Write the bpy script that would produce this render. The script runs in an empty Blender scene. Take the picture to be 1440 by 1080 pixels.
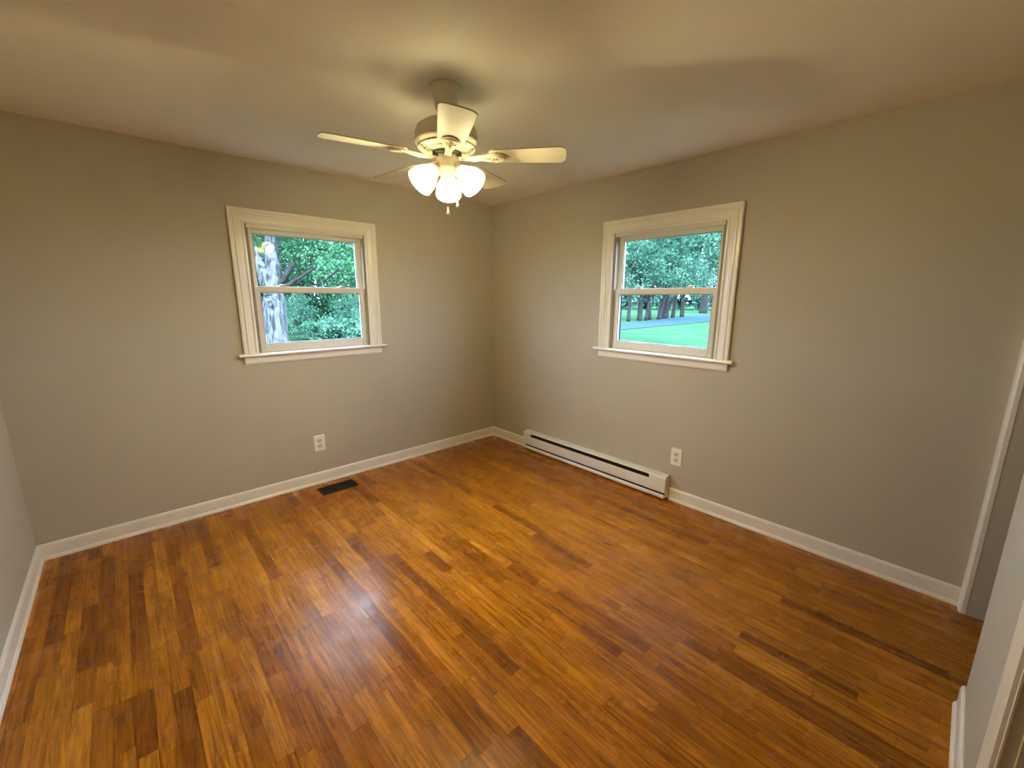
import bpy, math, random
import numpy as np
from mathutils import Vector, Matrix

random.seed(7)
rng = np.random.default_rng(11)
scene = bpy.context.scene
COL = scene.collection
PI = math.pi

# ------------------------------------------------------------------ camera, sky, sun, exposure
CAM = Vector((-2.942, -3.488, 1.5227))
yaw, pitch, roll = 0.745657, -0.202798, 0.004377
fw = Vector((math.sin(yaw) * math.cos(pitch), math.cos(yaw) * math.cos(pitch), math.sin(pitch)))
rt = Vector((math.cos(yaw), -math.sin(yaw), 0.0))
up = rt.cross(fw)
r2 = rt * math.cos(roll) + up * math.sin(roll)
u2 = -rt * math.sin(roll) + up * math.cos(roll)
cam_data = bpy.data.cameras.new('camera')
cam_data.sensor_fit = 'HORIZONTAL'
cam_data.sensor_width = 36.0
cam_data.lens = 590.545 * 36.0 / 1440.0
cam_data.clip_start = 0.02
cam_data.clip_end = 500
cam = bpy.data.objects.new('camera', cam_data)
M3 = Matrix((r2, u2, -fw)).transposed()
cam.matrix_world = Matrix.Translation(CAM) @ M3.to_4x4()
COL.objects.link(cam)
scene.camera = cam

SKY = 28.0
SUN = 16.0
BULB = 1600.0
SHADE_GLOW = 30.0
world = bpy.data.worlds.new('overcast_sky')
scene.world = world
world.use_nodes = True
bg = world.node_tree.nodes['Background']
bg.inputs[0].default_value = (0.58, 0.72, 1.0, 1)
bg.inputs[1].default_value = SKY

sd = bpy.data.lights.new('sun', 'SUN')
sd.energy = SUN
sd.angle = math.radians(12)
sd.color = (0.8, 0.95, 1.0)
so = bpy.data.objects.new('sun', sd)
so.rotation_euler = Vector((0.45, 0.55, -0.85)).to_track_quat('-Z', 'Y').to_euler()
COL.objects.link(so)

scene.view_settings.view_transform = 'Standard'
scene.view_settings.look = 'None'
scene.view_settings.gamma = 1.0
scene.view_settings.use_curve_mapping = False
scene.view_settings.exposure = 0.0
scene.cycles.use_denoising = True
scene.cycles.max_bounces = 10
scene.cycles.diffuse_bounces = 6
scene.cycles.transparent_max_bounces = 12
scene.cycles.caustics_reflective = False
scene.cycles.caustics_refractive = False
scene.cycles.sample_clamp_indirect = 6.0


# ------------------------------------------------------------------ materials
def new_mat(name):
    m = bpy.data.materials.new(name)
    m.use_nodes = True
    nt = m.node_tree
    return m, nt, nt.nodes, nt.links, nt.nodes['Principled BSDF']


def simple(name, col, rough=0.5, metal=0.0, spec=0.5, noise=0.0, nscale=40.0, bump=0.0, bscale=200.0):
    m, nt, N, L, b = new_mat(name)
    b.inputs['Base Color'].default_value = (*col, 1)
    b.inputs['Roughness'].default_value = rough
    b.inputs['Metallic'].default_value = metal
    b.inputs['Specular IOR Level'].default_value = spec
    tc = N.new('ShaderNodeTexCoord')
    if noise > 0:
        n = N.new('ShaderNodeTexNoise')
        n.inputs['Scale'].default_value = nscale
        n.inputs['Detail'].default_value = 4
        L.new(tc.outputs['Object'], n.inputs['Vector'])
        r = N.new('ShaderNodeValToRGB')
        r.color_ramp.elements[0].position = 0.3
        r.color_ramp.elements[1].position = 0.7
        r.color_ramp.elements[0].color = (*[c * (1 - noise) for c in col], 1)
        r.color_ramp.elements[1].color = (*[min(1, c * (1 + noise)) for c in col], 1)
        L.new(n.outputs['Fac'], r.inputs['Fac'])
        L.new(r.outputs['Color'], b.inputs['Base Color'])
    if bump > 0:
        n2 = N.new('ShaderNodeTexNoise')
        n2.inputs['Scale'].default_value = bscale
        n2.inputs['Detail'].default_value = 3
        L.new(tc.outputs['Object'], n2.inputs['Vector'])
        bp = N.new('ShaderNodeBump')
        bp.inputs['Strength'].default_value = bump
        bp.inputs['Distance'].default_value = 0.002
        L.new(n2.outputs['Fac'], bp.inputs['Height'])
        L.new(bp.outputs['Normal'], b.inputs['Normal'])
    return m


M_WALL = simple('greige_wall_paint', (0.50, 0.462, 0.385), 0.62, spec=0.3, noise=0.02, nscale=3, bump=0.10, bscale=260)
M_CEIL = simple('ceiling_paint', (0.84, 0.80, 0.745), 0.85, spec=0.2, noise=0.02, nscale=4, bump=0.25, bscale=150)
M_TRIM = simple('white_gloss_trim', (0.86, 0.83, 0.78), 0.28, spec=0.5, noise=0.02, nscale=12, bump=0.04, bscale=60)
M_VINYL = simple('white_vinyl', (0.74, 0.69, 0.62), 0.35, noise=0.015, nscale=10)
M_HEATER = simple('white_enamel', (0.82, 0.80, 0.77), 0.35, noise=0.02, nscale=8)
M_SLOT = simple('dark_heater_slot', (0.02, 0.017, 0.016), 0.6, noise=0.2, nscale=30)
M_FIN = simple('heater_fins', (0.06, 0.055, 0.055), 0.45, metal=0.6, noise=0.2, nscale=60)
M_PLATE = simple('white_plastic', (0.90, 0.87, 0.83), 0.3, noise=0.01, nscale=20)
M_RECEPT = simple('outlet_face_plastic', (0.66, 0.62, 0.56), 0.35, noise=0.02, nscale=20)
M_HOLE = simple('outlet_slot_dark', (0.03, 0.025, 0.02), 0.6, noise=0.1, nscale=20)
M_SCREW = simple('screw_metal', (0.45, 0.42, 0.38), 0.3, metal=0.9, noise=0.05, nscale=80)
M_REG = simple('dark_bronze_register', (0.012, 0.010, 0.008), 0.55, spec=0.25, noise=0.2, nscale=40)
M_REGHOLE = simple('register_duct_dark', (0.006, 0.005, 0.004), 0.9, noise=0.1, nscale=40)
M_FAN = simple('cream_fan_metal', (0.70, 0.64, 0.50), 0.35, noise=0.03, nscale=25)
M_BLADE = simple('white_fan_blade', (0.62, 0.58, 0.47), 0.38, noise=0.02, nscale=20)
M_FANDARK = simple('fan_joint_dark', (0.05, 0.04, 0.03), 0.5, noise=0.1, nscale=20)
M_CHAIN = simple('brass_pull_chain', (0.62, 0.50, 0.28), 0.3, metal=0.7, noise=0.05, nscale=200)
M_SUB = simple('subfloor_gap', (0.05, 0.02, 0.006), 0.9, noise=0.1, nscale=20)
M_BEAD = simple('glazing_bead_vinyl', (0.34, 0.35, 0.37), 0.5, spec=0.2, noise=0.02, nscale=20)
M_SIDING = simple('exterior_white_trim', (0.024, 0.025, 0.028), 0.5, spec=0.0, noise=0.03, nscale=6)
M_TRACK = simple('tan_jamb_track', (0.30, 0.25, 0.19), 0.6, spec=0.2, noise=0.05, nscale=30)
M_SCREEN = simple('sash_lock_metal', (0.55, 0.50, 0.42), 0.4, metal=0.3, noise=0.05, nscale=50)


def glass_mat():
    m, nt, N, L, b = new_mat('window_glass')
    N.remove(b)
    out = N['Material Output']
    tr = N.new('ShaderNodeBsdfTransparent')
    tr.inputs[0].default_value = (0.95, 0.99, 0.97, 1)
    gl = N.new('ShaderNodeBsdfGlossy')
    gl.inputs['Roughness'].default_value = 0.01
    fr = N.new('ShaderNodeFresnel')
    fr.inputs['IOR'].default_value = 1.52
    mx = N.new('ShaderNodeMixShader')
    ge = N.new('ShaderNodeNewGeometry')            # reflect only where light enters the thin pane
    sub = N.new('ShaderNodeMath'); sub.operation = 'SUBTRACT'; sub.use_clamp = True
    L.new(fr.outputs[0], sub.inputs[0]); L.new(ge.outputs['Backfacing'], sub.inputs[1])
    L.new(sub.outputs[0], mx.inputs[0])
    L.new(tr.outputs[0], mx.inputs[1])
    L.new(gl.outputs[0], mx.inputs[2])
    L.new(mx.outputs[0], out.inputs['Surface'])
    return m


M_GLASS = glass_mat()


def lamp_glass(name, strength, col):
    m, nt, N, L, b = new_mat(name)
    b.inputs['Base Color'].default_value = (0.9, 0.85, 0.72, 1)
    b.inputs['Roughness'].default_value = 0.35
    b.inputs['Emission Color'].default_value = (*col, 1)
    b.inputs['Emission Strength'].default_value = strength
    return m


LAMP_COL = (1.0, 0.83, 0.42)
M_SHADE = lamp_glass('frosted_lamp_glass', SHADE_GLOW, LAMP_COL)
_n, _l = M_SHADE.node_tree.nodes, M_SHADE.node_tree.links
_a = _n.new('ShaderNodeAttribute'); _a.attribute_name = 'glow'
_m = _n.new('ShaderNodeMath'); _m.operation = 'MULTIPLY'; _m.inputs[1].default_value = SHADE_GLOW
_l.new(_a.outputs['Fac'], _m.inputs[0]); _l.new(_m.outputs[0], _n['Principled BSDF'].inputs['Emission Strength'])
M_BULB = lamp_glass('glowing_bulb', BULB, LAMP_COL)


def floor_mat():
    m, nt, N, L, b = new_mat('oak_strip_floor')
    at = N.new('ShaderNodeAttribute'); at.attribute_name = 'tone'
    ar = N.new('ShaderNodeAttribute'); ar.attribute_name = 'shift'
    tc = N.new('ShaderNodeTexCoord')
    # stretched grain, shifted for each strip
    mp = N.new('ShaderNodeMapping'); mp.inputs['Scale'].default_value = (60, 3.2, 1)
    add = N.new('ShaderNodeVectorMath'); add.operation = 'ADD'
    L.new(tc.outputs['Object'], add.inputs[0]); L.new(ar.outputs['Vector'], add.inputs[1])
    L.new(add.outputs[0], mp.inputs['Vector'])
    g = N.new('ShaderNodeTexNoise'); g.inputs['Scale'].default_value = 1.0; g.inputs['Detail'].default_value = 6; g.inputs['Distortion'].default_value = 0.9
    L.new(mp.outputs[0], g.inputs['Vector'])
    # cathedral figure
    mp2 = N.new('ShaderNodeMapping'); mp2.inputs['Scale'].default_value = (22, 1.5, 1)
    L.new(add.outputs[0], mp2.inputs['Vector'])
    w = N.new('ShaderNodeTexNoise'); w.inputs['Scale'].default_value = 1.0; w.inputs['Detail'].default_value = 3; w.inputs['Distortion'].default_value = 2.2
    L.new(mp2.outputs[0], w.inputs['Vector'])
    sn = N.new('ShaderNodeMath'); sn.operation = 'MULTIPLY'; sn.inputs[1].default_value = 34.0
    L.new(w.outputs['Fac'], sn.inputs[0])
    si = N.new('ShaderNodeMath'); si.operation = 'SINE'; L.new(sn.outputs[0], si.inputs[0])
    # strip tone
    ramp = N.new('ShaderNodeValToRGB')
    cr = ramp.color_ramp
    cr.elements[0].position = 0.0; cr.elements[0].color = (0.28, 0.088, 0.005, 1)
    cr.elements[1].position = 1.0; cr.elements[1].color = (0.64, 0.27, 0.022, 1)
    e = cr.elements.new(0.3); e.color = (0.43, 0.150, 0.007, 1)
    e = cr.elements.new(0.65); e.color = (0.54, 0.205, 0.011, 1)
    L.new(at.outputs['Fac'], ramp.inputs['Fac'])
    gr = N.new('ShaderNodeValToRGB')
    gr.color_ramp.elements[0].position = 0.30; gr.color_ramp.elements[0].color = (0.40, 0.32, 0.26, 1)
    gr.color_ramp.elements[1].position = 0.62; gr.color_ramp.elements[1].color = (1.08, 1.06, 1.0, 1)
    L.new(g.outputs['Fac'], gr.inputs['Fac'])
    mu = N.new('ShaderNodeMix'); mu.data_type = 'RGBA'; mu.blend_type = 'MULTIPLY'; mu.inputs['Factor'].default_value = 0.9
    L.new(ramp.outputs[0], mu.inputs['A']); L.new(gr.outputs[0], mu.inputs['B'])
    sr = N.new('ShaderNodeMapRange'); sr.inputs['From Min'].default_value = 0.35; sr.inputs['From Max'].default_value = 1.0
    sr.inputs['To Min'].default_value = 0.0; sr.inputs['To Max'].default_value = 0.5
    L.new(si.outputs[0], sr.inputs['Value'])
    dk = N.new('ShaderNodeMix'); dk.data_type = 'RGBA'; dk.blend_type = 'MULTIPLY'
    dk.inputs['B'].default_value = (0.45, 0.36, 0.28, 1)
    L.new(sr.outputs[0], dk.inputs['Factor']); L.new(mu.outputs['Result'], dk.inputs['A'])
    # broad wear and a few dark knots
    n3 = N.new('ShaderNodeTexNoise'); n3.inputs['Scale'].default_value = 2.3; n3.inputs['Detail'].default_value = 3
    L.new(tc.outputs['Object'], n3.inputs['Vector'])
    wr = N.new('ShaderNodeValToRGB')
    wr.color_ramp.elements[0].position = 0.3; wr.color_ramp.elements[0].color = (0.86, 0.84, 0.80, 1)
    wr.color_ramp.elements[1].position = 0.7; wr.color_ramp.elements[1].color = (1.06, 1.06, 1.08, 1)
    L.new(n3.outputs['Fac'], wr.inputs['Fac'])
    m3 = N.new('ShaderNodeMix'); m3.data_type = 'RGBA'; m3.blend_type = 'MULTIPLY'; m3.inputs['Factor'].default_value = 1.0
    L.new(dk.outputs['Result'], m3.inputs['A']); L.new(wr.outputs[0], m3.inputs['B'])
    vm = N.new('ShaderNodeMapping'); vm.inputs['Scale'].default_value = (3.4, 1.6, 1)
    L.new(add.outputs[0], vm.inputs['Vector'])
    vo = N.new('ShaderNodeTexVoronoi'); vo.inputs['Scale'].default_value = 1.0; vo.inputs['Randomness'].default_value = 1.0
    L.new(vm.outputs[0], vo.inputs['Vector'])
    kr = N.new('ShaderNodeMapRange'); kr.inputs['From Min'].default_value = 0.03; kr.inputs['From Max'].default_value = 0.075
    kr.inputs['To Min'].default_value = 0.75; kr.inputs['To Max'].default_value = 0.0
    L.new(vo.outputs['Distance'], kr.inputs['Value'])
    m4 = N.new('ShaderNodeMix'); m4.data_type = 'RGBA'; m4.inputs['B'].default_value = (0.045, 0.016, 0.005, 1)
    L.new(kr.outputs[0], m4.inputs['Factor']); L.new(m3.outputs['Result'], m4.inputs['A'])
    L.new(m4.outputs['Result'], b.inputs['Base Color'])
    # worn satin varnish
    n5 = N.new('ShaderNodeTexNoise'); n5.inputs['Scale'].default_value = 7.0; n5.inputs['Detail'].default_value = 5
    L.new(tc.outputs['Object'], n5.inputs['Vector'])
    rr = N.new('ShaderNodeMapRange'); rr.inputs['From Min'].default_value = 0.3; rr.inputs['From Max'].default_value = 0.7
    rr.inputs['To Min'].default_value = 0.19; rr.inputs['To Max'].default_value = 0.34
    L.new(n5.outputs['Fac'], rr.inputs['Value']); L.new(rr.outputs[0], b.inputs['Roughness'])
    b.inputs['Specular IOR Level'].default_value = 0.36
    bp = N.new('ShaderNodeBump'); bp.inputs['Strength'].default_value = 0.12; bp.inputs['Distance'].default_value = 0.001
    L.new(g.outputs['Fac'], bp.inputs['Height'])
    L.new(bp.outputs['Normal'], b.inputs['Normal'])
    return m


M_FLOOR = floor_mat()


def leaf_mat(name, c0, c1):
    m, nt, N, L, b = new_mat(name)
    N.remove(b)
    out = N['Material Output']
    at = N.new('ShaderNodeAttribute'); at.attribute_name = 'tone'
    r = N.new('ShaderNodeValToRGB')
    r.color_ramp.elements[0].color = (*c0, 1); r.color_ramp.elements[1].color = (*c1, 1)
    L.new(at.outputs['Fac'], r.inputs['Fac'])
    d = N.new('ShaderNodeBsdfDiffuse'); t = N.new('ShaderNodeBsdfTranslucent')
    L.new(r.outputs[0], d.inputs[0]); L.new(r.outputs[0], t.inputs[0])
    mx = N.new('ShaderNodeMixShader'); mx.inputs[0].default_value = 0.35
    L.new(d.outputs[0], mx.inputs[1]); L.new(t.outputs[0], mx.inputs[2])
    L.new(mx.outputs[0], out.inputs['Surface'])
    return m


M_LEAF_OAK = leaf_mat('oak_leaves', (0.0121, 0.0405, 0.0219), (0.0923, 0.2462, 0.1309))
M_LEAF_DARK = leaf_mat('dark_wood_leaves', (0.0080, 0.0304, 0.0169), (0.0616, 0.1723, 0.1000))  # darker greens for the trees behind the oak
M_LEAF_SHRUB = leaf_mat('pale_shrub_leaves', (0.0324, 0.0931, 0.0583), (0.1353, 0.3076, 0.2154))
M_LEAF_ROAD = leaf_mat('roadside_leaves', (0.0121, 0.0364, 0.0243), (0.0800, 0.1847, 0.1309))
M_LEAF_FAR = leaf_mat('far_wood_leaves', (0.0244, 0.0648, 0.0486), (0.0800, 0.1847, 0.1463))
M_BARK = simple('pale_grey_bark', (0.020, 0.022, 0.026), 0.9, spec=0.0, noise=0.55, nscale=4, bump=0.9, bscale=12)
_n, _l = M_BARK.node_tree.nodes, M_BARK.node_tree.links
_mp = _n.new('ShaderNodeMapping'); _mp.inputs['Scale'].default_value = (7.0, 7.0, 0.9)
_tc = [q for q in _n if q.type == 'TEX_COORD'][0]
_nz = _n.new('ShaderNodeTexNoise'); _nz.inputs['Scale'].default_value = 1.3; _nz.inputs['Detail'].default_value = 5; _nz.inputs['Distortion'].default_value = 0.6
_rp = _n.new('ShaderNodeValToRGB')
_rp.color_ramp.elements[0].position = 0.38; _rp.color_ramp.elements[0].color = (0.020, 0.022, 0.025, 1)
_rp.color_ramp.elements[1].position = 0.56; _rp.color_ramp.elements[1].color = (0.076, 0.082, 0.092, 1)
_l.new(_tc.outputs['Object'], _mp.inputs['Vector']); _l.new(_mp.outputs[0], _nz.inputs['Vector'])
_l.new(_nz.outputs['Fac'], _rp.inputs['Fac']); _l.new(_rp.outputs[0], _n['Principled BSDF'].inputs['Base Color'])
M_BARKD = simple('dark_bark', (0.022, 0.022, 0.023), 0.9, spec=0.0, noise=0.4, nscale=6, bump=0.8, bscale=14)
M_LAWN = simple('lawn_grass', (0.020, 0.055, 0.029), 0.9, spec=0.0, noise=0.22, nscale=1.1, bump=0.5, bscale=20)
M_ROAD = simple('grey_asphalt', (0.020, 0.040, 0.056), 0.85, spec=0.0, noise=0.08, nscale=3, bump=0.2, bscale=60)


# ------------------------------------------------------------------ mesh helpers
class MB:
    def __init__(s):
        s.v = []; s.f = []; s.mi = []; s.sm = []

    def add(s, verts, faces, mi=0, smooth=False):
        o = len(s.v)
        s.v += [tuple(p) for p in verts]
        for f in faces:
            s.f.append(tuple(i + o for i in f)); s.mi.append(mi); s.sm.append(smooth)
        return s

    def box(s, x0, x1, y0, y1, z0, z1, mi=0):
        x0, x1 = min(x0, x1), max(x0, x1); y0, y1 = min(y0, y1), max(y0, y1); z0, z1 = min(z0, z1), max(z0, z1)
        v = [(x, y, z) for z in (z0, z1) for y in (y0, y1) for x in (x0, x1)]
        return s.add(v, [(0, 2, 3, 1), (4, 5, 7, 6), (0, 1, 5, 4), (1, 3, 7, 5), (3, 2, 6, 7), (2, 0, 4, 6)], mi)

    def prism(s, prof, a0, a1, fn, mi=0, smooth=False):
        """closed profile (u,v) swept from a0 to a1; fn(u,v,a) -> point"""
        n = len(prof)
        v = [fn(u, w, a0) for u, w in prof] + [fn(u, w, a1) for u, w in prof]
        f = [(i, (i + 1) % n, n + (i + 1) % n, n + i) for i in range(n)]
        f += [tuple(range(n))[::-1], tuple(range(n, 2 * n))]
        return s.add(v, f, mi, smooth)

    def lathe(s, prof, seg=32, mat=Matrix.Identity(4), mi=0, smooth=True, a0=0.0, a1=2 * PI):
        full = abs(a1 - a0 - 2 * PI) < 1e-6
        n = seg if full else seg + 1
        v = []
        for r, z in prof:
            for k in range(n):
                a = a0 + (a1 - a0) * k / seg
                v.append(mat @ Vector((r * math.cos(a), r * math.sin(a), z)))
        f = []
        for j in range(len(prof) - 1):
            for k in range(seg):
                k2 = (k + 1) % n
                f.append((j * n + k, j * n + k2, (j + 1) * n + k2, (j + 1) * n + k))
        return s.add(v, f, mi, smooth)

    def tube(s, pts, rad, seg=10, mi=0, smooth=True, cap=True):
        pts = [Vector(p) for p in pts]
        n = len(pts)
        rad = rad if isinstance(rad, (list, tuple)) else [rad] * n
        t0 = (pts[1] - pts[0]).normalized()
        ref = Vector((0, 0, 1)) if abs(t0.z) < 0.9 else Vector((1, 0, 0))
        x = t0.cross(ref).normalized()
        v = []
        for i in range(n):
            t = (pts[min(i + 1, n - 1)] - pts[max(i - 1, 0)]).normalized()
            x = (x - t * x.dot(t)).normalized(); y = t.cross(x)
            for k in range(seg):
                a = 2 * PI * k / seg
                v.append(pts[i] + (x * math.cos(a) + y * math.sin(a)) * rad[i])
        f = []
        for i in range(n - 1):
            for k in range(seg):
                k2 = (k + 1) % seg
                f.append((i * seg + k, i * seg + k2, (i + 1) * seg + k2, (i + 1) * seg + k))
        if cap:
            f.append(tuple(range(seg))[::-1]); f.append(tuple(range((n - 1) * seg, n * seg)))
        return s.add(v, f, mi, smooth)

    def build(s, name, mats, parent=None, bevel=0.0, bseg=2):
        me = bpy.data.meshes.new(name)
        me.from_pydata(s.v, [], s.f)
        for m in (mats if isinstance(mats, (list, tuple)) else [mats]):
            me.materials.append(m)
        me.polygons.foreach_set('material_index', s.mi)
        me.polygons.foreach_set('use_smooth', s.sm)
        me.validate(); me.update()
        import bmesh
        bm = bmesh.new(); bm.from_mesh(me)
        bmesh.ops.recalc_face_normals(bm, faces=bm.faces)
        bm.to_mesh(me); bm.free()
        o = bpy.data.objects.new(name, me)
        COL.objects.link(o)
        if parent is not None:
            o.parent = parent
        if bevel > 0:
            md = o.modifiers.new('bevel', 'BEVEL')
            md.width = bevel; md.segments = bseg; md.limit_method = 'ANGLE'; md.angle_limit = math.radians(35)
        return o


def tag(o, label, cat, group=None, kind=None):
    if label: o['label'] = label
    if cat: o['category'] = cat
    if group: o['group'] = group
    if kind: o['kind'] = kind
    return o


def empty(name, loc=(0, 0, 0), rz=0.0):
    o = bpy.data.objects.new(name, None)
    o.location = loc; o.rotation_euler = (0, 0, rz); o.empty_display_size = 0.1
    COL.objects.link(o)
    return o


# ------------------------------------------------------------------ room constants
H = 2.44
XL = -3.479           # left wall plane
YC = -3.68            # front wall plane (beside the camera)
WT = 0.11             # wall thickness
YH = -5.0             # hall back
# windows: 1 in the back wall (along x), 2 in the right wall (along y)
W1C, W2C = -1.810, -1.910
WHALF = 0.412         # half of the clear opening between the jambs
WZ0, WZ1 = 1.115, 2.000

# floor : oak strips
def build_floor():
    mb_v, mb_f, tone, shift, mi = [], [], [], [], []
    w = 0.057; gap = 0.0006
    x = XL - 0.02
    rr = random.Random(3)
    while x < 0.02:
        y = YH - rr.random() * 0.9
        while y < 0.0:
            ln = rr.choice([0.22, 0.3, 0.38, 0.45, 0.55, 0.7, 0.85, 1.0]) * rr.uniform(0.85, 1.15)
            y1 = min(y + ln, 0.02)
            o = len(mb_v)
            mb_v += [(x + gap, y + gap, 0), (x + w - gap, y + gap, 0), (x + w - gap, y1 - gap, 0), (x + gap, y1 - gap, 0)]
            mb_f.append((o, o + 1, o + 2, o + 3)); mi.append(0)
            t = min(1, max(0, rr.gauss(0.52, 0.15 if x > -2.1 else 0.24)))
            if rr.random() < 0.05: t = rr.uniform(0, 0.15)
            tone.append(t); shift.append((rr.uniform(0, 50), rr.uniform(0, 50), rr.uniform(0, 50)))
            y = y1
        x += w
    o = len(mb_v)
    mb_v += [(XL - 0.1, YH - 0.1, -0.002), (0.1, YH - 0.1, -0.002), (0.1, 0.1, -0.002), (XL - 0.1, 0.1, -0.002),
             (XL - 0.1, YH - 0.1, -0.10), (0.1, YH - 0.1, -0.10), (0.1, 0.1, -0.10), (XL - 0.1, 0.1, -0.10)]
    for f in [(0, 1, 2, 3), (7, 6, 5, 4), (0, 4, 5, 1), (1, 5, 6, 2), (2, 6, 7, 3), (3, 7, 4, 0)]:
        mb_f.append(tuple(i + o for i in f)); mi.append(1); tone.append(0); shift.append((0, 0, 0))
    me = bpy.data.meshes.new('floor')
    me.from_pydata(mb_v, [], mb_f)
    me.materials.append(M_FLOOR); me.materials.append(M_SUB)
    me.polygons.foreach_set('material_index', mi)
    a = me.attributes.new('tone', 'FLOAT', 'FACE'); a.data.foreach_set('value', tone)
    a = me.attributes.new('shift', 'FLOAT_VECTOR', 'FACE'); a.data.foreach_set('vector', [c for p in shift for c in p])
    me.update()
    o = bpy.data.objects.new('floor', me); COL.objects.link(o)
    return tag(o, 'orange-brown oak strip floor with worn satin varnish', 'floor', kind='structure')


build_floor()
tag(MB().box(XL - WT, WT, YH - WT, WT, H, H + 0.12).build('ceiling', M_CEIL), 'off-white painted ceiling with faint texture', 'ceiling', kind='structure')


def wall_with_holes(mb, a0, a1, holes, fn):
    """holes: list (a,b,z0,z1) sorted; fn(a0,a1,z0,z1) adds one box"""
    cur = a0
    for (h0, h1, z0, z1) in holes:
        fn(cur, h0, -0.1, H)
        if z0 > 0: fn(h0, h1, -0.1, z0)
        fn(h0, h1, z1, H)
        cur = h1
    fn(cur, a1, -0.1, H)


mb = MB()
JX = 0.018
wall_with_holes(mb, XL - WT, WT, [(W1C - WHALF - JX, W1C + WHALF + JX, WZ0 - 0.02, WZ1 + JX)], lambda a, b, z0, z1: mb.box(a, b, 0, WT, z0, z1))
tag(mb.build('wall_back', M_WALL), 'greige painted back wall with the left window', 'wall', kind='structure')
mb = MB()
wall_with_holes(mb, YH, 0, [(W2C - WHALF - JX, W2C + WHALF + JX, WZ0 - 0.02, WZ1 + JX)], lambda a, b, z0, z1: mb.box(0, WT, a, b, z0, z1))
tag(mb.build('wall_right', M_WALL), 'greige painted right wall with window and heater', 'wall', kind='structure')
tag(MB().box(XL - WT, XL, YH, 0, -0.1, H).build('wall_left', M_WALL), 'greige painted wall at the left edge', 'wall', kind='structure')
# front wall: closet opening beside the right wall, pier with rounded bead, doorway next to the camera
PIER0, PIER1 = -1.62, -0.80
mb = MB()
rb = 0.012
prof = [(PIER0, YC), (PIER1 - rb, YC)] + [(PIER1 - rb + rb * math.sin(t), YC - rb + rb * math.cos(t)) for t in (PI / 8, PI / 4, 3 * PI / 8)] + [(PIER1, YC - rb), (PIER1, YC - 0.12), (PIER0, YC - 0.12)]
mb.prism(prof, -0.1, H, lambda u, v, a: (u, v, a))
mb.box(PIER1, -0.070, YC - 0.12, YC, 2.05, H)
mb.box(-2.42, PIER0, YC - 0.12, YC, 2.05, H)
mb.box(XL, -2.42, YC - 0.12, YC, -0.1, H)
mb.box(-0.070, 0, YC - 0.12, YC - 0.004, -0.1, H)
tag(mb.build('wall_front', M_WALL), 'greige wall end at the right edge beside the doorway', 'wall', kind='structure')
tag(MB().box(XL - WT, WT, YH - WT, YH, -0.1, H).build('wall_hall', M_WALL), 'greige wall beyond the openings', 'wall', kind='structure')

# ------------------------------------------------------------------ baseboards
BH, BT, SH, ST = 0.098, 0.012, 0.020, 0.021
BPROF = [(0, 0), (ST, 0), (ST, 0.006), (ST - 0.003, 0.014), (BT + 0.002, SH), (BT, SH + 0.002), (BT, BH - 0.016), (BT - 0.003, BH - 0.006), (0.003, BH), (0, BH)]


def base(name, segs, label):
    mb = MB()
    for a0, a1, fn in segs:
        mb.prism(BPROF, a0, a1, fn)
    return tag(mb.build(name, M_TRIM), label, 'baseboard', kind='structure')


base('baseboard_back', [(XL, 0, lambda u, v, a: (a, -u, v))], 'white baseboard with shoe moulding under the left window')
base('baseboard_right', [(0, -0.548, lambda u, v, a: (-u, a, v)), (-2.10, YC + 0.024, lambda u, v, a: (-u, a, v))],
     'white baseboard on either side of the heater')
base('baseboard_left', [(0, YC, lambda u, v, a: (XL + u, a, v))], 'white baseboard along the left edge wall')
base('baseboard_front', [(-1.545, PIER1 + 0.012, lambda u, v, a: (a, YC + u, v))], 'short white baseboard on the wall end at lower right')
# corner trim strip where the closet opening meets the right wall
mb = MB()
mb.prism([(0.0, YC - 0.004), (-0.072, YC - 0.004), (-0.072, YC + 0.012), (-0.066, YC + 0.020), (-0.028, YC + 0.024), (0.0, YC + 0.024)], 0, 2.10, lambda u, v, a: (u, v, a))
tag(mb.build('trim_1', M_TRIM), 'white vertical trim at the end of the right wall', 'trim', kind='structure')
# door casing beside the camera
mb = MB()
CP = [(0, 0), (0, 0.012), (0.01, 0.018), (0.03, 0.017), (0.045, 0.012), (0.06, 0.009), (0.066, 0.008), (0.066, 0)]
mb.prism(CP, 0, 2.10, lambda u, v, a: (-1.520 - u, YC + v, a))
mb.box(-1.605, PIER0 + 0.001, YC - 0.122, YC + 0.003, 0, 2.05)
mb.box(-1.632, PIER0, YC - 0.034, YC - 0.020, 0, 2.05)
M_DOOR = simple('dark_stained_door', (0.045, 0.011, 0.003), 0.6, spec=0.08, noise=0.3, nscale=14)
mb2 = MB()
mb2.box(-2.42, -1.634, YC - 0.075, YC - 0.038, 0.008, 2.04)
for z0_, z1_ in ((0.22, 0.95), (1.10, 1.88)):
    mb2.box(-2.28, -1.78, YC - 0.038, YC - 0.034, z0_, z1_)
tag(mb2.build('door_2', M_DOOR, bevel=0.002), 'dark brown stained door at the lower right corner', 'door', kind='structure')
tag(mb.build('door_1', M_TRIM), 'white door casing and jamb at the right edge', 'doorway', kind='structure')


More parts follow.
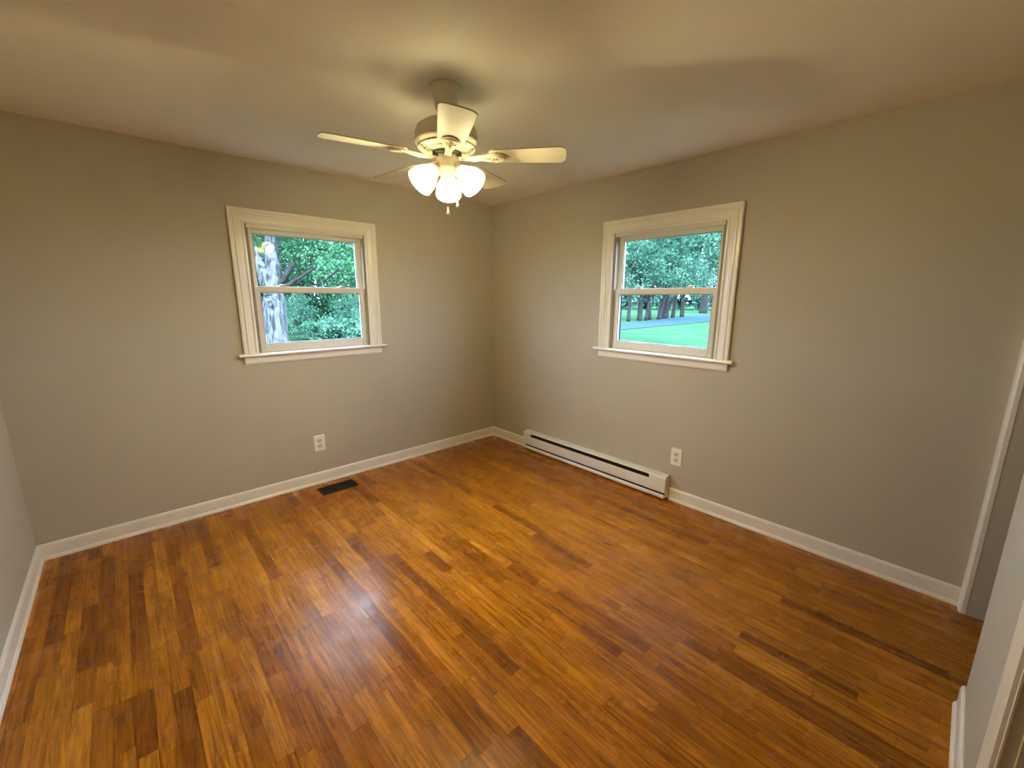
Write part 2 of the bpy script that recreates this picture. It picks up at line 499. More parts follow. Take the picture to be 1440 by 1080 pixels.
# ------------------------------------------------------------------ windows
def window(name, origin, rz, label, locks):
    """built in a local frame: x along the wall (seen from inside, left to right), y outwards, z up; origin on the wall plane."""
    root = empty(name, origin, rz)
    tag(root, label, 'window', kind='structure')
    hw = WHALF
    # casing: moulded, mitred, three sided
    xo, zo = 0.520, 2.113
    prof = [(0, 0.0), (0, 0.022), (0.004, 0.025), (0.016, 0.025), (0.021, 0.021), (0.026, 0.020), (0.031, 0.024), (0.037, 0.024), (0.042, 0.019), (0.052, 0.017),
            (0.066, 0.013), (0.076, 0.012), (0.082, 0.016), (0.090, 0.016), (0.096, 0.010), (0.098, 0.0)]
    mb = MB()
    path = [(-xo, WZ0 + 0.004, 1, 0), (-xo, zo, 1, -1), (xo, zo, -1, -1), (xo, WZ0 + 0.004, -1, 0)]
    n = len(prof)
    v = []
    for (px, pz, dx, dz) in path:
        for (u, h) in prof:
            v.append((px + dx * u, -h, pz + dz * u))
    f = []
    for s_ in range(3):
        for i in range(n - 1):
            f.append((s_ * n + i, s_ * n + i + 1, (s_ + 1) * n + i + 1, (s_ + 1) * n + i))
    f.append(tuple(range(n))); f.append(tuple(range(3 * n, 4 * n)))
    mb.add(v, f)
    mb.build('casing', M_TRIM, root)
    # stool with horns and rounded nose, apron
    mb = MB()
    sp = [(0.0, 0.0), (-0.044, 0.0), (-0.050, -0.004), (-0.052, -0.010), (-0.050, -0.016), (-0.044, -0.020), (0.0, -0.020)]
    mb.prism(sp, -xo - 0.034, xo + 0.034, lambda u, w, a: (a, u, WZ0 + 0.004 + w))
    mb.build('stool', M_TRIM, root)
    mb = MB()
    mb.prism([(0, 0), (-0.018, 0), (-0.018, -0.045), (-0.014, -0.055), (0, -0.057)], -xo, xo, lambda u, w, a: (a, u, WZ0 - 0.016 + w))
    mb.build('apron', M_TRIM, root)
    # jamb liner and stops
    mb = MB()
    for s_ in (-1, 1):
        mb.box(s_ * hw, s_ * (hw + 0.018), 0.0, WT, WZ0 - 0.01, WZ1 + 0.018)
        mb.box(s_ * (hw - 0.008), s_ * (hw + 0.018), -0.003, 0.009, WZ0 + 0.004, WZ1 + 0.018, 1)
        mb.box(s_ * (hw - 0.006), s_ * hw, 0.046, 0.052, WZ0, WZ1)
        mb.box(s_ * (hw - 0.0015), s_ * hw, 0.0105, 0.088, WZ0 + 0.004, WZ1, 1)
    mb.box(-hw - 0.018, hw + 0.018, 0.0, WT, WZ1, WZ1 + 0.018)
    mb.box(-hw, hw, -0.004, 0.010, WZ1 - 0.010, WZ1 + 0.018)
    mb.box(-hw - 0.018, hw + 0.018, -0.001, WT + 0.03, WZ0 - 0.018, WZ0 + 0.004)
    mb.build('jamb', [M_VINYL, M_TRACK], root)
    # outside brick mould
    mb = MB()
    for s_ in (-1, 1):
        mb.box(s_ * (hw + 0.004), s_ * (hw + 0.07), WT, WT + 0.012, WZ0 - 0.06, WZ1 + 0.07)
        mb.box(s_ * (hw - 0.012), s_ * (hw + 0.006), 0.092, WT + 0.006, WZ0, WZ1)
    mb.box(-hw - 0.07, hw + 0.07, WT, WT + 0.012, WZ1 + 0.004, WZ1 + 0.07)
    mb.build('exterior_trim', M_SIDING, root)

    def sash(nm, y0, y1, gx, z0, z1, gz0, gz1, xw):
        mb = MB()
        for s_ in (-1, 1):
            mb.box(s_ * gx, s_ * xw, y0, y1, z0, z1)
        mb.box(-gx, gx, y0, y1, z0, gz0)
        mb.box(-gx, gx, y0, y1, gz1, z1)
        o = mb.build(nm, M_VINYL, root, bevel=0.003)
        b2 = MB()
        ym = (y0 + y1) / 2
        t = 0.006
        for s_ in (-1, 1):
            b2.box(s_ * gx, s_ * (gx - t), y0 + 0.006, y1 - 0.006, gz0, gz1)
        b2.box(-gx + t, gx - t, y0 + 0.006, y1 - 0.006, gz0, gz0 + t)
        b2.box(-gx + t, gx - t, y0 + 0.006, y1 - 0.006, gz1 - t, gz1)
        b2.build('glazing_bead', M_BEAD, o)
        MB().box(-gx + t, gx - t, ym - 0.002, ym + 0.002, gz0 + t, gz1 - t).build('pane', M_GLASS, o)
        return o

    sash('upper_sash', 0.054, 0.086, 0.372, 1.556, WZ1 - 0.002, 1.592, 1.962, hw - 0.004)
    lo = sash('lower_sash', 0.012, 0.044, 0.370, WZ0 + 0.005, 1.595, 1.178, 1.553, hw - 0.002)
    for lx in locks:
        mb = MB()
        mb.box(lx - 0.026, lx + 0.026, 0.016, 0.040, 1.595, 1.600)
        mb.lathe([(0.0, 0.014), (0.010, 0.013), (0.013, 0.008), (0.013, 0.0)], 14, Matrix.Translation((lx, 0.03, 1.599)))
        mb.box(lx - 0.003, lx + 0.028, 0.018, 0.027, 1.602, 1.611)
        mb.build('sash_lock', M_SCREEN, root, bevel=0.0015)
    return root


window('window_1', (W1C, 0, 0), 0.0, 'white double-hung window in the back wall showing the big pale tree trunk', [-0.22, 0.22])
window('window_2', (0, W2C, 0), -PI / 2, 'white double-hung window in the right wall above the heater', [-0.20, 0.20])


# ------------------------------------------------------------------ baseboard heater
def heater():
    y0, y1 = -0.552, -2.096
    root = tag(empty('baseboard_heater', (0, (y0 + y1) / 2, 0)), 'long white electric baseboard heater with dark slots under the right window', 'heater')
    L2 = (y0 - y1) / 2
    D = 0.066

    def P(u, w, a): return (-u, a, w)
    ec = 0.135          # solid end boxes on both ends
    # body shell: back, top, front panel
    mb = MB()
    mb.box(-0.001, -0.006, -L2, L2, 0.028, 0.190)                      # back
    mb.prism([(0.004, 0.186), (D - 0.008, 0.186), (D - 0.002, 0.178), (D + 0.001, 0.181), (D - 0.004, 0.191), (0.004, 0.196)], -L2, L2, P)   # top
    mb.build('top_cover', M_HEATER, root)
    mb = MB()
    mb.prism([(D - 0.010, 0.144), (D, 0.147), (D + 0.002, 0.144), (D + 0.002, 0.066), (D - 0.001, 0.060), (D - 0.010, 0.058)], -L2 + ec * 1.02, L2 - ec * 0.72, P)
    mb.build('front_panel', M_HEATER, root)
    mb = MB()
    mb.prism([(0.006, 0.022), (D + 0.003, 0.016), (D + 0.006, 0.022), (D + 0.006, 0.036), (D - 0.001, 0.046), (D - 0.003, 0.043), (D, 0.028), (0.006, 0.028)], -L2 + 0.006, L2 - 0.006, P)
    mb.build('bottom_rail', M_HEATER, root)
    mb = MB()
    mb.box(-0.008, -(D - 0.012), -L2 + 0.02, L2 - 0.02, 0.036, 0.184)
    mb.build('heating_core', M_SLOT, root)
    mb = MB()
    y = -L2 + ec * 1.05
    while y < L2 - ec * 0.75:
        mb.box(-(D - 0.012), -(D - 0.007), y, y + 0.0012, 0.075, 0.176)
        y += 0.009
    mb.build('fins', M_FIN, root)
    for s_ in (-1, 1):
        e = ec * 0.72 if s_ > 0 else ec * 1.02
        a0, a1 = sorted((s_ * (L2 - e), s_ * L2))
        mb = MB()
        mb.prism([(0.004, 0.186), (D - 0.006, 0.186), (D + 0.0022, 0.176), (D + 0.0022, 0.062), (D - 0.008, 0.058), (0.004, 0.050)], a0, a1, P)
        mb.box(-0.004, -(D - 0.003), s_ * (L2 + 0.003), s_ * (L2 - 0.001), 0.020, 0.188)
        mb.build('end_box', M_HEATER, root, bevel=0.0015)
    for s_ in (-0.99, -0.33, 0.33, 0.99):
        mb = MB().box(-0.006, -(D - 0.015), s_ * L2 * 0.97 - 0.012, s_ * L2 * 0.97 + 0.012, 0.0, 0.034)
        mb.build('foot_bracket', M_SLOT, root)
    return root


heater()


# ------------------------------------------------------------------ outlets
def outlet(name, loc, rz, label):
    root = tag(empty(name, loc, rz), label, 'outlet', 'wall outlets')
    w, h = 0.044, 0.068
    mb = MB()
    v = [(-w, -0.0005, -h), (w, -0.0005, -h), (w, -0.0005, h), (-w, -0.0005, h),
         (-w + .001, -0.004, -h + .001), (w - .001, -0.004, -h + .001), (w - .001, -0.004, h - .001), (-w + .001, -0.004, h - .001),
         (-w + .006, -0.0065, -h + .006), (w - .006, -0.0065, -h + .006), (w - .006, -0.0065, h - .006), (-w + .006, -0.0065, h - .006)]
    f = [(3, 2, 1, 0), (8, 9, 10, 11)]
    for b_ in (0, 4):
        for i in range(4):
            j = (i + 1) % 4
            f.append((b_ + i, b_ + j, b_ + 4 + j, b_ + 4 + i))
    mb.add(v, f)
    mb.build('cover_plate', M_PLATE, root)
    for s_ in (-1, 1):
        zc = s_ * 0.0225
        mb = MB()
        pr = []
        for k in range(28):
            a = 2 * PI * k / 28
            pr.append((0.0185 * math.cos(a), max(-0.0145, min(0.0145, 0.0185 * math.sin(a)))))
        mb.prism(pr, -0.006, -0.0092, lambda u, w_, a: (u, a, zc + w_))
        face = mb.build('receptacle', M_RECEPT, root)
        mb = MB()
        mb.box(-0.0085, -0.0060, -0.009, -0.0096, zc - 0.001, zc + 0.0085)
        mb.box(0.0060, 0.0085, -0.009, -0.0096, zc - 0.0005, zc + 0.0075)
        pr = [(0.0030 * math.cos(t), 0.0030 * math.sin(t)) for t in [2 * PI * k / 14 for k in range(14)]]
        mb.prism(pr, -0.009, -0.0096, lambda u, w_, a: (u, a, zc - 0.0075 + w_))
        mb.build('slots', M_HOLE, face)
    mb = MB()
    pr = [(0.0032 * math.cos(t), 0.0032 * math.sin(t)) for t in [2 * PI * k / 14 for k in range(14)]]
    mb.prism(pr, -0.0062, -0.0076, lambda u, w_, a: (u, a, w_))
    mb.build('screw', M_SCREW, root)
    return root


outlet('wall_outlet', (-1.875, 0, 0.344), 0.0, 'white duplex outlet on the back wall above the floor register')
outlet('wall_outlet', (0, -2.134, 0.351), -PI / 2, 'white duplex outlet on the right wall beyond the heater end')


# ------------------------------------------------------------------ floor register
def register():
    root = tag(empty('floor_register', (-1.816, -0.185, 0)), 'dark bronze floor register with two louvred grilles by the back wall', 'vent')
    hx, hy, b = 0.142, 0.076, 0.020
    mb = MB()
    z0, z1 = 0.0004, 0.005
    for s_ in (-1, 1):
        mb.box(-hx, hx, s_ * hy, s_ * (hy - b), z0, z1)
        mb.box(s_ * hx, s_ * (hx - b), -hy + b, hy - b, z0, z1)
    mb.box(-0.006, 0.006, -hy + b, hy - b, z0, z1)
    mb.build('frame', M_REG, root, bevel=0.002)
    MB().box(-hx + b, hx - b, -hy + b, hy - b, 0.0003, 0.0010).build('duct', M_REGHOLE, root)
    for s_ in (-1, 1):
        mb = MB()
        for k in range(9):
            xx = s_ * (0.006 + (k + 0.5) * (hx - b - 0.006) / 9)
            mb.prism([(-0.0042, 0.0012), (-0.0028, 0.0012), (0.0042, 0.0038), (0.0028, 0.0038)], -hy + b, hy - b, lambda u, w, a: (xx + u, a, w))
        mb.build('grille', M_REG, root)
    return root


register()


# ------------------------------------------------------------------ ceiling fan
def fan():
    root = tag(empty('ceiling_fan', (-1.74, -1.74, H)), 'cream ceiling fan with five blades and three lit glass shades', 'ceiling fan')
    Z = lambda z: z - H          # local heights
    # canopy
    MB().lathe([(0.0, Z(2.438)), (0.074, Z(2.438)), (0.076, Z(2.432)), (0.072, Z(2.425)), (0.060, Z(2.405)), (0.052, Z(2.38)), (0.047, Z(2.352)), (0.040, Z(2.343)), (0.0, Z(2.340))], 40).build('canopy', M_FAN, root)
    MB().lathe([(0.0, Z(2.345)), (0.030, Z(2.345)), (0.032, Z(2.325)), (0.030, Z(2.295)), (0.0, Z(2.29))], 28).build('downrod_collar', M_FANDARK, root)
    # motor housing
    mot = MB().lathe([(0.0, Z(2.302)), (0.060, Z(2.300)), (0.105, Z(2.290)), (0.132, Z(2.272)), (0.141, Z(2.250)), (0.141, Z(2.222)), (0.145, Z(2.217)), (0.145, Z(2.209)), (0.138, Z(2.203)), (0.128, Z(2.192)), (0.110, Z(2.181)), (0.088, Z(2.174)), (0.072, Z(2.172)), (0.0, Z(2.172))], 56).build('motor_housing', M_FAN, root)
    # relief rings and scroll ribs under the housing
    mb = MB()
    for r, z in ((0.128, 2.190), (0.100, 2.176)):
        mb.tube([(r * math.cos(2 * PI * k / 48), r * math.sin(2 * PI * k / 48), Z(z)) for k in range(49)], 0.0035, 8)
    for k in range(10):
        a = 2 * PI * k / 10
        pts = [((0.078 + 0.044 * t) * math.cos(a + 0.5 * t), (0.078 + 0.044 * t) * math.sin(a + 0.5 * t), Z(2.172 + 0.016 * t * t)) for t in [i / 8 for i in range(9)]]
        mb.tube(pts, [0.002 + 0.003 * math.sin(PI * i / 8) for i in range(9)], 8)
    mb.build('relief', M_FAN, mot)
    # rotor hub with vent gaps between arms
    MB().lathe([(0.0, Z(2.174)), (0.066, Z(2.174)), (0.066, Z(2.160)), (0.0, Z(2.158))], 36).build('rotor_hub', M_FANDARK, root)
    # switch housing
    MB().lathe([(0.0, Z(2.160)), (0.048, Z(2.160)), (0.052, Z(2.155)), (0.052, Z(2.115)), (0.056, Z(2.110)), (0.060, Z(2.098)), (0.054, Z(2.086)), (0.038, Z(2.076)), (0.018, Z(2.068)), (0.010, Z(2.058)), (0.0, Z(2.055))], 40).build('switch_housing', M_FAN, root)
    # blades
    tilt = math.radians(-9.5)
    zb = 2.152
    for k in range(5):
        ang = math.radians(168 + 72 * k)
        R = Matrix.Rotation(ang, 4, 'Z')
        T = R @ Matrix.Translation((0, 0, Z(zb))) @ Matrix.Rotation(tilt, 4, 'X')
        # outline: rounded tip, narrower root
        out = []
        r0, r1 = 0.185, 0.545
        w0, w1 = 0.053, 0.069
        def half(t): return w0 + (w1 - w0) * (t ** 0.8)
        top = [(r0 + 0.012, w0 * 0.78), (r0 + 0.03, half(0.05))]
        for i in range(1, 9):
            t = i / 9
            top.append((r0 + (r1 - 0.04 - r0) * t, half(t)))
        top += [(r1 - 0.026, w1), (r1 - 0.012, w1 * 0.90), (r1 - 0.003, w1 * 0.66), (r1, w1 * 0.3)]
        outl = top + [(x, -y) for x, y in top[::-1]]
        mb = MB()
        mb.prism(outl, -0.003, 0.003, lambda u, v, a: T @ Vector((u, v, a)))
        bl = mb.build('blade', M_BLADE, root, bevel=0.0015)
        # blade iron (arm + plate + scroll rosette)
        mb = MB()
        arm = []
        for i in range(9):
            t = i / 8
            arm.append((0.056 + 0.12 * t, 0.016 - 0.004 * math.sin(PI * t) + 0.012 * t * t, 0.0))
        ol = [(x, y) for x, y, _ in arm] + [(0.200, 0.036), (0.225, 0.040), (0.250, 0.034), (0.268, 0.018), (0.276, 0.0)]
        ol = ol + [(x, -y) for x, y in ol[::-1][1:]]
        mb.prism(ol, -0.0085, -0.0035, lambda u, v, a: T @ Vector((u, v, a)))
        for rr, cx in ((0.030, 0.228), (0.019, 0.232), (0.009, 0.235)):
            mb.tube([T @ Vector((cx + rr * 1.15 * math.cos(2 * PI * i / 28), rr * math.sin(2 * PI * i / 28), -0.0095)) for i in range(29)], 0.0024, 6)
        mb.tube([T @ Vector((0.066, 0, -0.008)), T @ Vector((0.13, 0.004, -0.012)), T @ Vector((0.20, 0, -0.009))], [0.006, 0.008, 0.004], 8)
        iron = mb.build('blade_iron', M_FAN, root)
        for (sx, sy) in ((0.206, 0.022), (0.206, -0.022), (0.262, 0.0)):
            mb = MB().lathe([(0.0, -0.012), (0.003, -0.0118), (0.0045, -0.0095), (0.0045, -0.008)], 12, T @ Matrix.Translation((sx, sy, 0)))
            mb.build('screw', M_SCREW, iron)
    # light kit: three arms, sockets, bell shades, bulbs
    for k in range(3):
        az = math.radians(54 + 120 * k)
        d = Vector((math.cos(az), math.sin(az), 0))
        tl = math.radians(48)
        axis = (d * math.sin(tl) + Vector((0, 0, -math.cos(tl)))).normalized()
        neck = d * 0.054 + Vector((0, 0, Z(2.102)))
        zq = axis.to_track_quat('Z', 'Y').to_matrix().to_4x4()
        Tm = Matrix.Translation(neck) @ zq
        MB().tube([d * 0.020 + Vector((0, 0, Z(2.112))), d * 0.040 + Vector((0, 0, Z(2.112))), neck], [0.012, 0.013, 0.015], 14).build('lamp_arm', M_FAN, root)
        MB().lathe([(0.0, -0.012), (0.017, -0.012), (0.022, -0.006), (0.024, 0.006), (0.027, 0.016), (0.023, 0.022), (0.0, 0.023)], 28, Tm).build('lamp_socket', M_FAN, root)
        po = [(0.021, 0.010), (0.025, 0.014), (0.031, 0.026), (0.040, 0.044), (0.050, 0.062), (0.058, 0.082), (0.062, 0.102), (0.064, 0.116)]
        pi_ = [(r - 0.0025, z + 0.0006) for r, z in po[::-1]]
        shade = MB().lathe(po + [(0.0632, 0.1175)] + pi_, 40, Tm).build('lamp_shade', M_SHADE, root)
        me = shade.data
        inv = Tm.inverted()
        gl = me.attributes.new('glow', 'FLOAT', 'POINT')
        gl.data.foreach_set('value', [0.05 + 0.95 * math.exp(-(((inv @ v_.co).z - 0.066) / 0.024) ** 2) for v_ in me.vertices])
        MB().lathe([(0.0, 0.105), (0.012, 0.103), (0.021, 0.095), (0.025, 0.083), (0.023, 0.069), (0.016, 0.052), (0.013, 0.036), (0.013, 0.020)], 24, Tm).build('light_bulb', M_BULB, root)
    # pull chains with teardrop pulls
    for (dx, dy, z1) in ((-0.006, -0.006, 1.915), (0.034, -0.026, 1.950)):
        mb = MB()
        zt = 2.075 if dx < 0 else 2.088
        mb.tube([(dx, dy, Z(zt)), (dx, dy, Z(z1 + 0.020))], 0.0011, 6)
        n = int((zt - z1 - 0.02) / 0.006)
        for i in range(n):
            mb.lathe([(0, 0.0018), (0.0018, 0), (0, -0.0018)], 6, Matrix.Translation((dx, dy, Z(zt - 0.003 - i * 0.006))))
        ch = mb.build('pull_chain', M_CHAIN, root)
        MB().lathe([(0.0, 0.024), (0.0025, 0.022), (0.004, 0.012), (0.0065, 0.000), (0.0075, -0.006), (0.006, -0.012), (0.0, -0.014)], 16, Matrix.Translation((dx, dy, Z(z1)))).build('chain_pull', M_PLATE, ch)
    return root


fan()

# ------------------------------------------------------------------ outside: ground, road, trees
GZ = -0.6
tag(MB().add([(-160, -160, GZ), (190, -160, GZ), (190, 190, GZ), (-160, 190, GZ)], [(0, 1, 2, 3)]).build('ground_lawn', M_LAWN),
    'bright green lawn and field outside the windows', 'lawn', kind='structure')
lo = [(4.5, 11.9), (22.1, 12.5), (38.3, 13.1), (100, 15.3)]
hi = [(4.5, 13.2), (28.5, 16.6), (59.8, 21.9), (100, 28.7)]
mb = MB()
for i in range(3):
    mb.add([(*lo[i], GZ + 0.03), (*lo[i + 1], GZ + 0.03), (*hi[i + 1], GZ + 0.03), (*hi[i], GZ + 0.03)], [(0, 1, 2, 3)])
tag(mb.build('road', M_ROAD), 'blue-grey paved road crossing beyond the lawn', 'road', kind='structure')


def leaves(name, blobs, size, mat, parent, seed):
    """blobs: (x,y,z, rx,ry,rz, count): a crown of single leaves, one mesh"""
    g = np.random.default_rng(seed)
    P, T = [], []
    for (x, y, z, rx, ry, rz, n) in blobs:
        # clumped: sub-clusters inside the ellipsoid
        nc = max(4, n // 28)
        c = g.normal(size=(nc, 3)); c /= np.linalg.norm(c, axis=1)[:, None]
        c *= (g.random((nc, 1)) ** 0.4)
        c = c * np.array([rx, ry, rz]) + np.array([x, y, z])
        ct = g.random(nc)
        idx = g.integers(0, nc, n)
        p = c[idx] + g.normal(size=(n, 3)) * np.array([rx, ry, rz]) * 0.13
        P.append(p); T.append(np.clip(0.55 * ct[idx] + 0.45 * g.random(n), 0, 1))
    P = np.concatenate(P); T = np.concatenate(T)
    ok = P[:, 2] > GZ + 0.02
    P, T = P[ok], T[ok]
    n = len(P)
    a = g.normal(size=(n, 3)); a[:, 2] -= 0.35; a /= np.linalg.norm(a, axis=1)[:, None]
    b = np.cross(a, g.normal(size=(n, 3))); b /= np.linalg.norm(b, axis=1)[:, None]
    s = size * g.uniform(0.6, 1.3, (n, 1))
    V = np.empty((n, 4, 3))
    V[:, 0] = P - a * s * 0.5; V[:, 1] = P + b * s * 0.30; V[:, 2] = P + a * s * 0.5; V[:, 3] = P - b * s * 0.30
    me = bpy.data.meshes.new(name)
    me.vertices.add(n * 4); me.loops.add(n * 4); me.polygons.add(n)
    me.vertices.foreach_set('co', V.reshape(-1))
    me.loops.foreach_set('vertex_index', np.arange(n * 4))
    me.polygons.foreach_set('loop_start', np.arange(n) * 4)
    me.polygons.foreach_set('loop_total', np.full(n, 4))
    at = me.attributes.new('tone', 'FLOAT', 'FACE'); at.data.foreach_set('value', T)
    me.materials.append(mat)
    me.update(calc_edges=True)
    o = bpy.data.objects.new(name, me); COL.objects.link(o)
    o.parent = parent
    o.location = -Vector(parent.location)
    return o


def limb(mb, pts, r0, r1, seed=0, seg=10):
    """a wobbling tapered limb through pts"""
    rr = random.Random(seed)
    P = [Vector(p) for p in pts]
    out, rad = [], []
    tot = len(P) - 1
    for i in range(tot):
        for t in (0, 0.25, 0.5, 0.75):
            p = P[i].lerp(P[i + 1], t)
            q = (i + t) / tot
            if 0 < q: p += Vector((rr.uniform(-1, 1), rr.uniform(-1, 1), 0)) * r0 * 0.10
            out.append(p); rad.append((r0 + (r1 - r0) * q) * rr.uniform(0.94, 1.06))
    out.append(P[-1]); rad.append(r1)
    mb.tube(out, rad, seg)


def tree_root(name, x, y, label, cat='tree', group=None):
    return tag(empty(name, (x, y, GZ)), label, cat, group)


def rel(root, pts): return [Vector(p) - Vector(root.location) for p in pts]


# the big old tree in front of window 1
t = tree_root('old_oak_tree', 1.98, 17.2, 'big old tree with pale furrowed trunk close outside the left window')
mb = MB()
limb(mb, rel(t, [(1.98, 17.2, GZ - 0.1), (2.02, 17.25, 0.6), (2.16, 17.5, 1.45), (2.2, 17.6, 1.85)]), 0.46, 0.38, 1, 18)
# root flare
for k in range(7):
    a = 2 * PI * k / 7
    mb.tube(rel(t, [(1.98 + 0.62 * math.cos(a), 17.2 + 0.62 * math.sin(a), GZ - 0.05), (1.98 + 0.40 * math.cos(a), 17.2 + 0.40 * math.sin(a), GZ + 0.25), (2.0 + 0.30 * math.cos(a), 17.22 + 0.30 * math.sin(a), GZ + 0.95)]), [0.10, 0.13, 0.08], 8)
# bark ridges
rr = random.Random(5)
for k in range(20):
    a = 2 * PI * k / 20 + rr.uniform(-0.1, 0.1)
    pts = []
    for i in range(10):
        q = i / 11.5
        c = Vector((1.98 + 0.27 * q, 17.2 + 0.5 * q, GZ + 2.75 * q))
        r = 0.455 - 0.09 * q
        aa = a + 0.25 * math.sin(3 * q + k)
        pts.append(c + Vector((r * math.cos(aa), r * math.sin(aa), 0)))
    mb.tube(rel(t, pts), [rr.uniform(0.03, 0.055) for _ in pts], 6)
# knot
kc = Vector((1.98 - 0.16, 17.3 - 0.40, 1.25))
mb.lathe([(0.15, -0.05), (0.15, 0.03), (0.11, 0.05), (0.08, 0.02), (0.0, 0.01)], 16, Matrix.Translation(kc - Vector(t.location)) @ Vector((-0.3, -1, 0)).to_track_quat('Z', 'Y').to_matrix().to_4x4())
mb.build('trunk', M_BARK, t)
mb = MB(); limb(mb, rel(t, [(2.16, 17.5, 1.0), (1.97, 17.95, 2.5), (1.66, 18.5, 3.6), (1.3, 19.0, 5.2)]), 0.33, 0.15, 2, 12); mb.build('limb', M_BARK, t)
mb = MB(); limb(mb, rel(t, [(2.20, 17.55, 1.0), (2.32, 17.9, 2.8), (2.42, 18.1, 4.2), (2.55, 18.4, 6.0)]), 0.37, 0.20, 3, 12); mb.build('limb', M_BARK, t)
mb = MB(); limb(mb, rel(t, [(2.35, 17.55, 1.95), (2.62, 17.40, 2.35), (2.86, 17.28, 2.75), (3.02, 17.2, 3.0)]), 0.15, 0.10, 4, 10); o = mb.build('limb', M_BARKD, t); o['label'] = 'dark broken-off limb stub'
mb = MB(); limb(mb, rel(t, [(2.40, 17.5, 1.85), (2.75, 17.2, 2.05), (3.25, 16.85, 2.45), (3.75, 16.5, 2.85)]), 0.13, 0.04, 5, 10); mb.build('limb', M_BARKD, t)
mb = MB(); limb(mb, rel(t, [(3.9, 16.3, 2.2), (4.25, 15.95, 2.55), (4.45, 15.8, 2.75)]), 0.06, 0.05, 6, 8); mb.build('limb', M_BARKD, t)
leaves('foliage', [(5.4, 18.8, 3.0, 2.6, 2.4, 1.7, 5600), (4.2, 20.0, 5.4, 3.6, 2.6, 2.6, 6000), (3.4, 17.6, 4.6, 1.6, 1.2, 0.9, 900), (7.4, 17.4, 4.4, 2.4, 2.0, 2.2, 3600), (1.0, 21.0, 4.8, 2.2, 2.0, 2.6, 1400), 
                   (4.9, 16.6, 2.7, 1.3, 0.9, 0.8, 520)], 0.17, M_LEAF_OAK, t, 21)
leaves('foliage', [(3.0, 20.0, 10.0, 5.2, 2.8, 3.4, 4500), (4.0, 20.0, 14.2, 4.6, 2.4, 2.0, 3200), (2.6, 20.2, 18.6, 3.0, 2.4, 2.6, 2600), (-2.8, 18.8, 7.4, 3.8, 3.0, 3.4, 3400), (-4.0, 18.6, 4.0, 2.6, 2.4, 2.2, 1500)], 0.36, M_LEAF_OAK, t, 22)  # high and outer crown, out of view, added to block skylight and floor glare

# wood behind it
spots = [(3.4, 27.5, 0.9, 'leafy tree just left of and behind the pale trunk'), (6.6, 28.5, 1.1, 'dense tree right behind the pale trunk, left window'),
         (9.6, 26.4, 1.0, 'dense tree behind the shrubs, second from right in left window'), (12.0, 23.6, 1.0, 'tree with dark trunk at the right side of the left window'),
         (8.0, 35.0, 1.25, 'tallest tree deep in the wood, left window'), (13.5, 31.0, 1.2, 'deep wood tree at the right rear of the left window'),
         (4.6, 36.5, 1.2, 'deep wood tree at the left rear of the left window')]
for i, (x, y, s, lab) in enumerate(spots):
    t = tree_root('woodland_tree', x, y, lab, 'tree', 'woodland trees outside the left window')
    mb = MB(); limb(mb, [(0, 0, -0.1), (0.1, 0, 2.0), (0.0, 0.1, 5.0)], 0.24 * s, 0.12 * s, 40 + i, 10); mb.build('trunk', M_BARKD, t)
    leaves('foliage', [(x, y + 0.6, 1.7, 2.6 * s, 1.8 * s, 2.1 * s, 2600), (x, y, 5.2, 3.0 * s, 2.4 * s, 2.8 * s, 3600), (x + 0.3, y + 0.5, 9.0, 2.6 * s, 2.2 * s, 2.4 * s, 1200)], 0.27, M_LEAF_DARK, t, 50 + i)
shr = [(4.3, 19.2, 0.55, 'low pale shrub right beside the trunk foot'), (5.2, 18.4, 0.75, 'pale green shrub in the middle of the left window foot'), (6.0, 17.5, 0.85, 'tallest pale green shrub, right of centre in left window'), (1.5, 19.8, 0.8, 'green shrub left of the pale trunk'), (4.6, 23.0, 1.5, 'tall shrub behind the trunk, at the wood edge'), (6.9, 21.6, 1.7, 'tall shrub at the wood edge, middle of left window'), (9.2, 20.2, 1.5, 'tall shrub at the wood edge, right part of left window'),
       (6.6, 16.4, 0.55, 'small pale shrub at the right corner of the left window')]
for i, (x, y, h, lab) in enumerate(shr):
    t = tree_root('shrub', x, y, lab, 'shrub', 'shrubs outside the left window')
    mb = MB()
    for k in range(6):
        a = 2 * PI * k / 6
        limb(mb, [(0, 0, -0.05), (0.18 * math.cos(a), 0.18 * math.sin(a), h * 0.5), (0.38 * math.cos(a), 0.38 * math.sin(a), h)], 0.025, 0.01, 60 + k, 6)
    mb.build('stems', M_BARKD, t)
    leaves('foliage', [(x, y, GZ + h * 0.75, 1.0, 0.85, h * 0.8, 1700)], 0.15, M_LEAF_SHRUB, t, 70 + i)

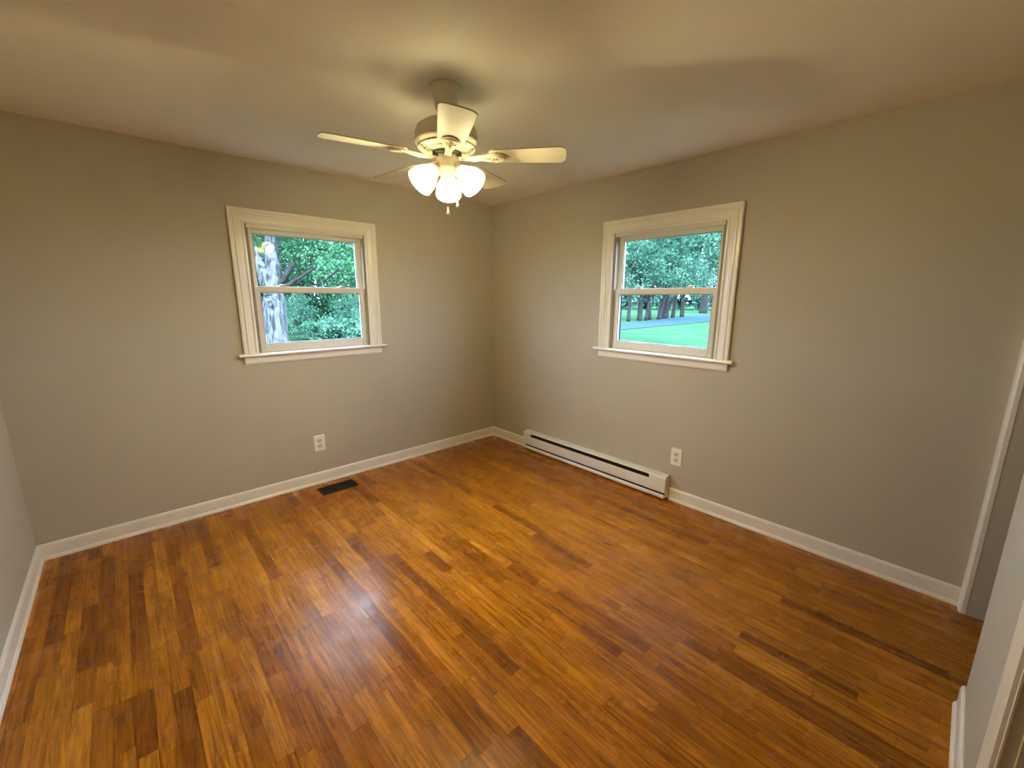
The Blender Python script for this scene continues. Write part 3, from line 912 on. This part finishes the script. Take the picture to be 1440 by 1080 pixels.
# row of trees along the road, through window 2
row = [(31.8, 18.2, 0.17, 0.05, 'thin tree leftmost in the roadside row, right window'),
       (33.8, 18.25, 0.26, 0.0, 'tree with twin stems, second from left in the roadside row'),
       (36.0, 18.4, 0.20, -0.35, 'left-leaning tree, third from left in the roadside row'),
       (37.2, 18.1, 0.26, 0.5, 'right-leaning tree, fourth from left in the roadside row'),
       (39.9, 18.9, 0.42, 0.1, 'thick tree in the middle of the roadside row'),
       (42.3, 19.2, 0.22, 0.3, 'slim tree, third from right in the roadside row'),
       (45.0, 19.4, 0.26, 0.0, 'straight tree, second from right in the roadside row'),
       (60.0, 23.4, 0.62, 0.0, 'broad dark tree rightmost in the roadside row, right window')]
for i, (x, y, r, lean, lab) in enumerate(row):
    t = tree_root('roadside_tree', x, y, lab, 'tree', 'trees in a row along the road')
    mb = MB()
    limb(mb, [(0, 0, -0.1), (lean * 0.35, -lean * 0.35, 1.5), (lean * 0.8, -lean * 0.8, 3.4), (lean, -lean, 6.5)], r, r * 0.55, 80 + i, 10)
    if i == 1:
        limb(mb, [(0.45, -0.45, -0.1), (0.55, -0.5, 1.5), (0.9, -0.8, 3.6)], 0.16, 0.09, 90, 8)
    if i == 4:
        limb(mb, [(0.1, -0.1, 1.0), (0.6, -0.7, 2.2), (1.4, -1.5, 3.8)], 0.18, 0.09, 91, 8)
    mb.build('trunk', M_BARKD, t)
    s = 1.0 if i < 7 else 1.7
    leaves('foliage', [(x, y, 5.0 * (0.9 if s == 1 else 1.2), 3.0 * s, 2.6 * s, 2.5 * s, 2000), (x + lean, y - lean, 8.6, 3.0 * s, 2.6 * s, 2.4 * s, 1100)], 0.30, M_LEAF_ROAD, t, 100 + i)
# a nearer tree hanging its branches into the upper part of window 2
t = tree_root('overhanging_tree', 11.0, 0.6, 'nearer tree hanging leaves into the upper right window')
mb = MB(); limb(mb, [(0, 0, -0.1), (0, 0.1, 2.5), (0.1, 0.8, 5.0), (0.3, 1.6, 8.0), (0.2, 2.0, 12.0)], 0.26, 0.08, 95, 10); mb.build('trunk', M_BARKD, t)
mb = MB(); limb(mb, [(0.05, 0.5, 4.2), (0.3, 1.6, 4.5), (0.5, 2.8, 4.3), (0.6, 4.2, 3.7)], 0.09, 0.02, 96, 8); mb.build('limb', M_BARKD, t)
leaves('foliage', [(11.5, 3.2, 3.7, 0.9, 1.5, 0.75, 1600), (11.6, 4.9, 3.6, 0.8, 1.0, 0.55, 700), (11.0, 2.4, 3.4, 0.9, 0.7, 0.9, 700),
                   (11.3, 2.2, 2.9, 0.6, 0.6, 0.8, 700)], 0.14, M_LEAF_ROAD, t, 131)
leaves('foliage', [(10.8, 2.8, 9.2, 2.6, 4.0, 2.4, 4500), (10.4, 3.4, 12.4, 2.6, 4.0, 2.6, 4500)], 0.34, M_LEAF_ROAD, t, 132)  # upper crown above the view, added to keep sky glare off the floor
# wood at the far side of the field
far = []
for k in range(9):
    an = math.radians(36.5 - 2.15 * k)
    far.append((round(-2.94 + (86 + 5 * (k % 2)) * math.cos(an), 2), round(-3.49 + (86 + 5 * (k % 2)) * math.sin(an), 2)))
names = ['leftmost', 'second from left', 'third from left', 'fourth from left', 'middle', 'fourth from right', 'third from right', 'second from right', 'rightmost']
for i, (x, y) in enumerate(far):
    t = tree_root('far_tree', x, y, names[i] + ' bluish tree in the wood beyond the field', 'tree', 'trees beyond the field')
    mb = MB(); limb(mb, [(0, 0, -0.1), (0, 0, 3), (0, 0, 7)], 0.35, 0.2, 140 + i, 8); mb.build('trunk', M_BARKD, t)
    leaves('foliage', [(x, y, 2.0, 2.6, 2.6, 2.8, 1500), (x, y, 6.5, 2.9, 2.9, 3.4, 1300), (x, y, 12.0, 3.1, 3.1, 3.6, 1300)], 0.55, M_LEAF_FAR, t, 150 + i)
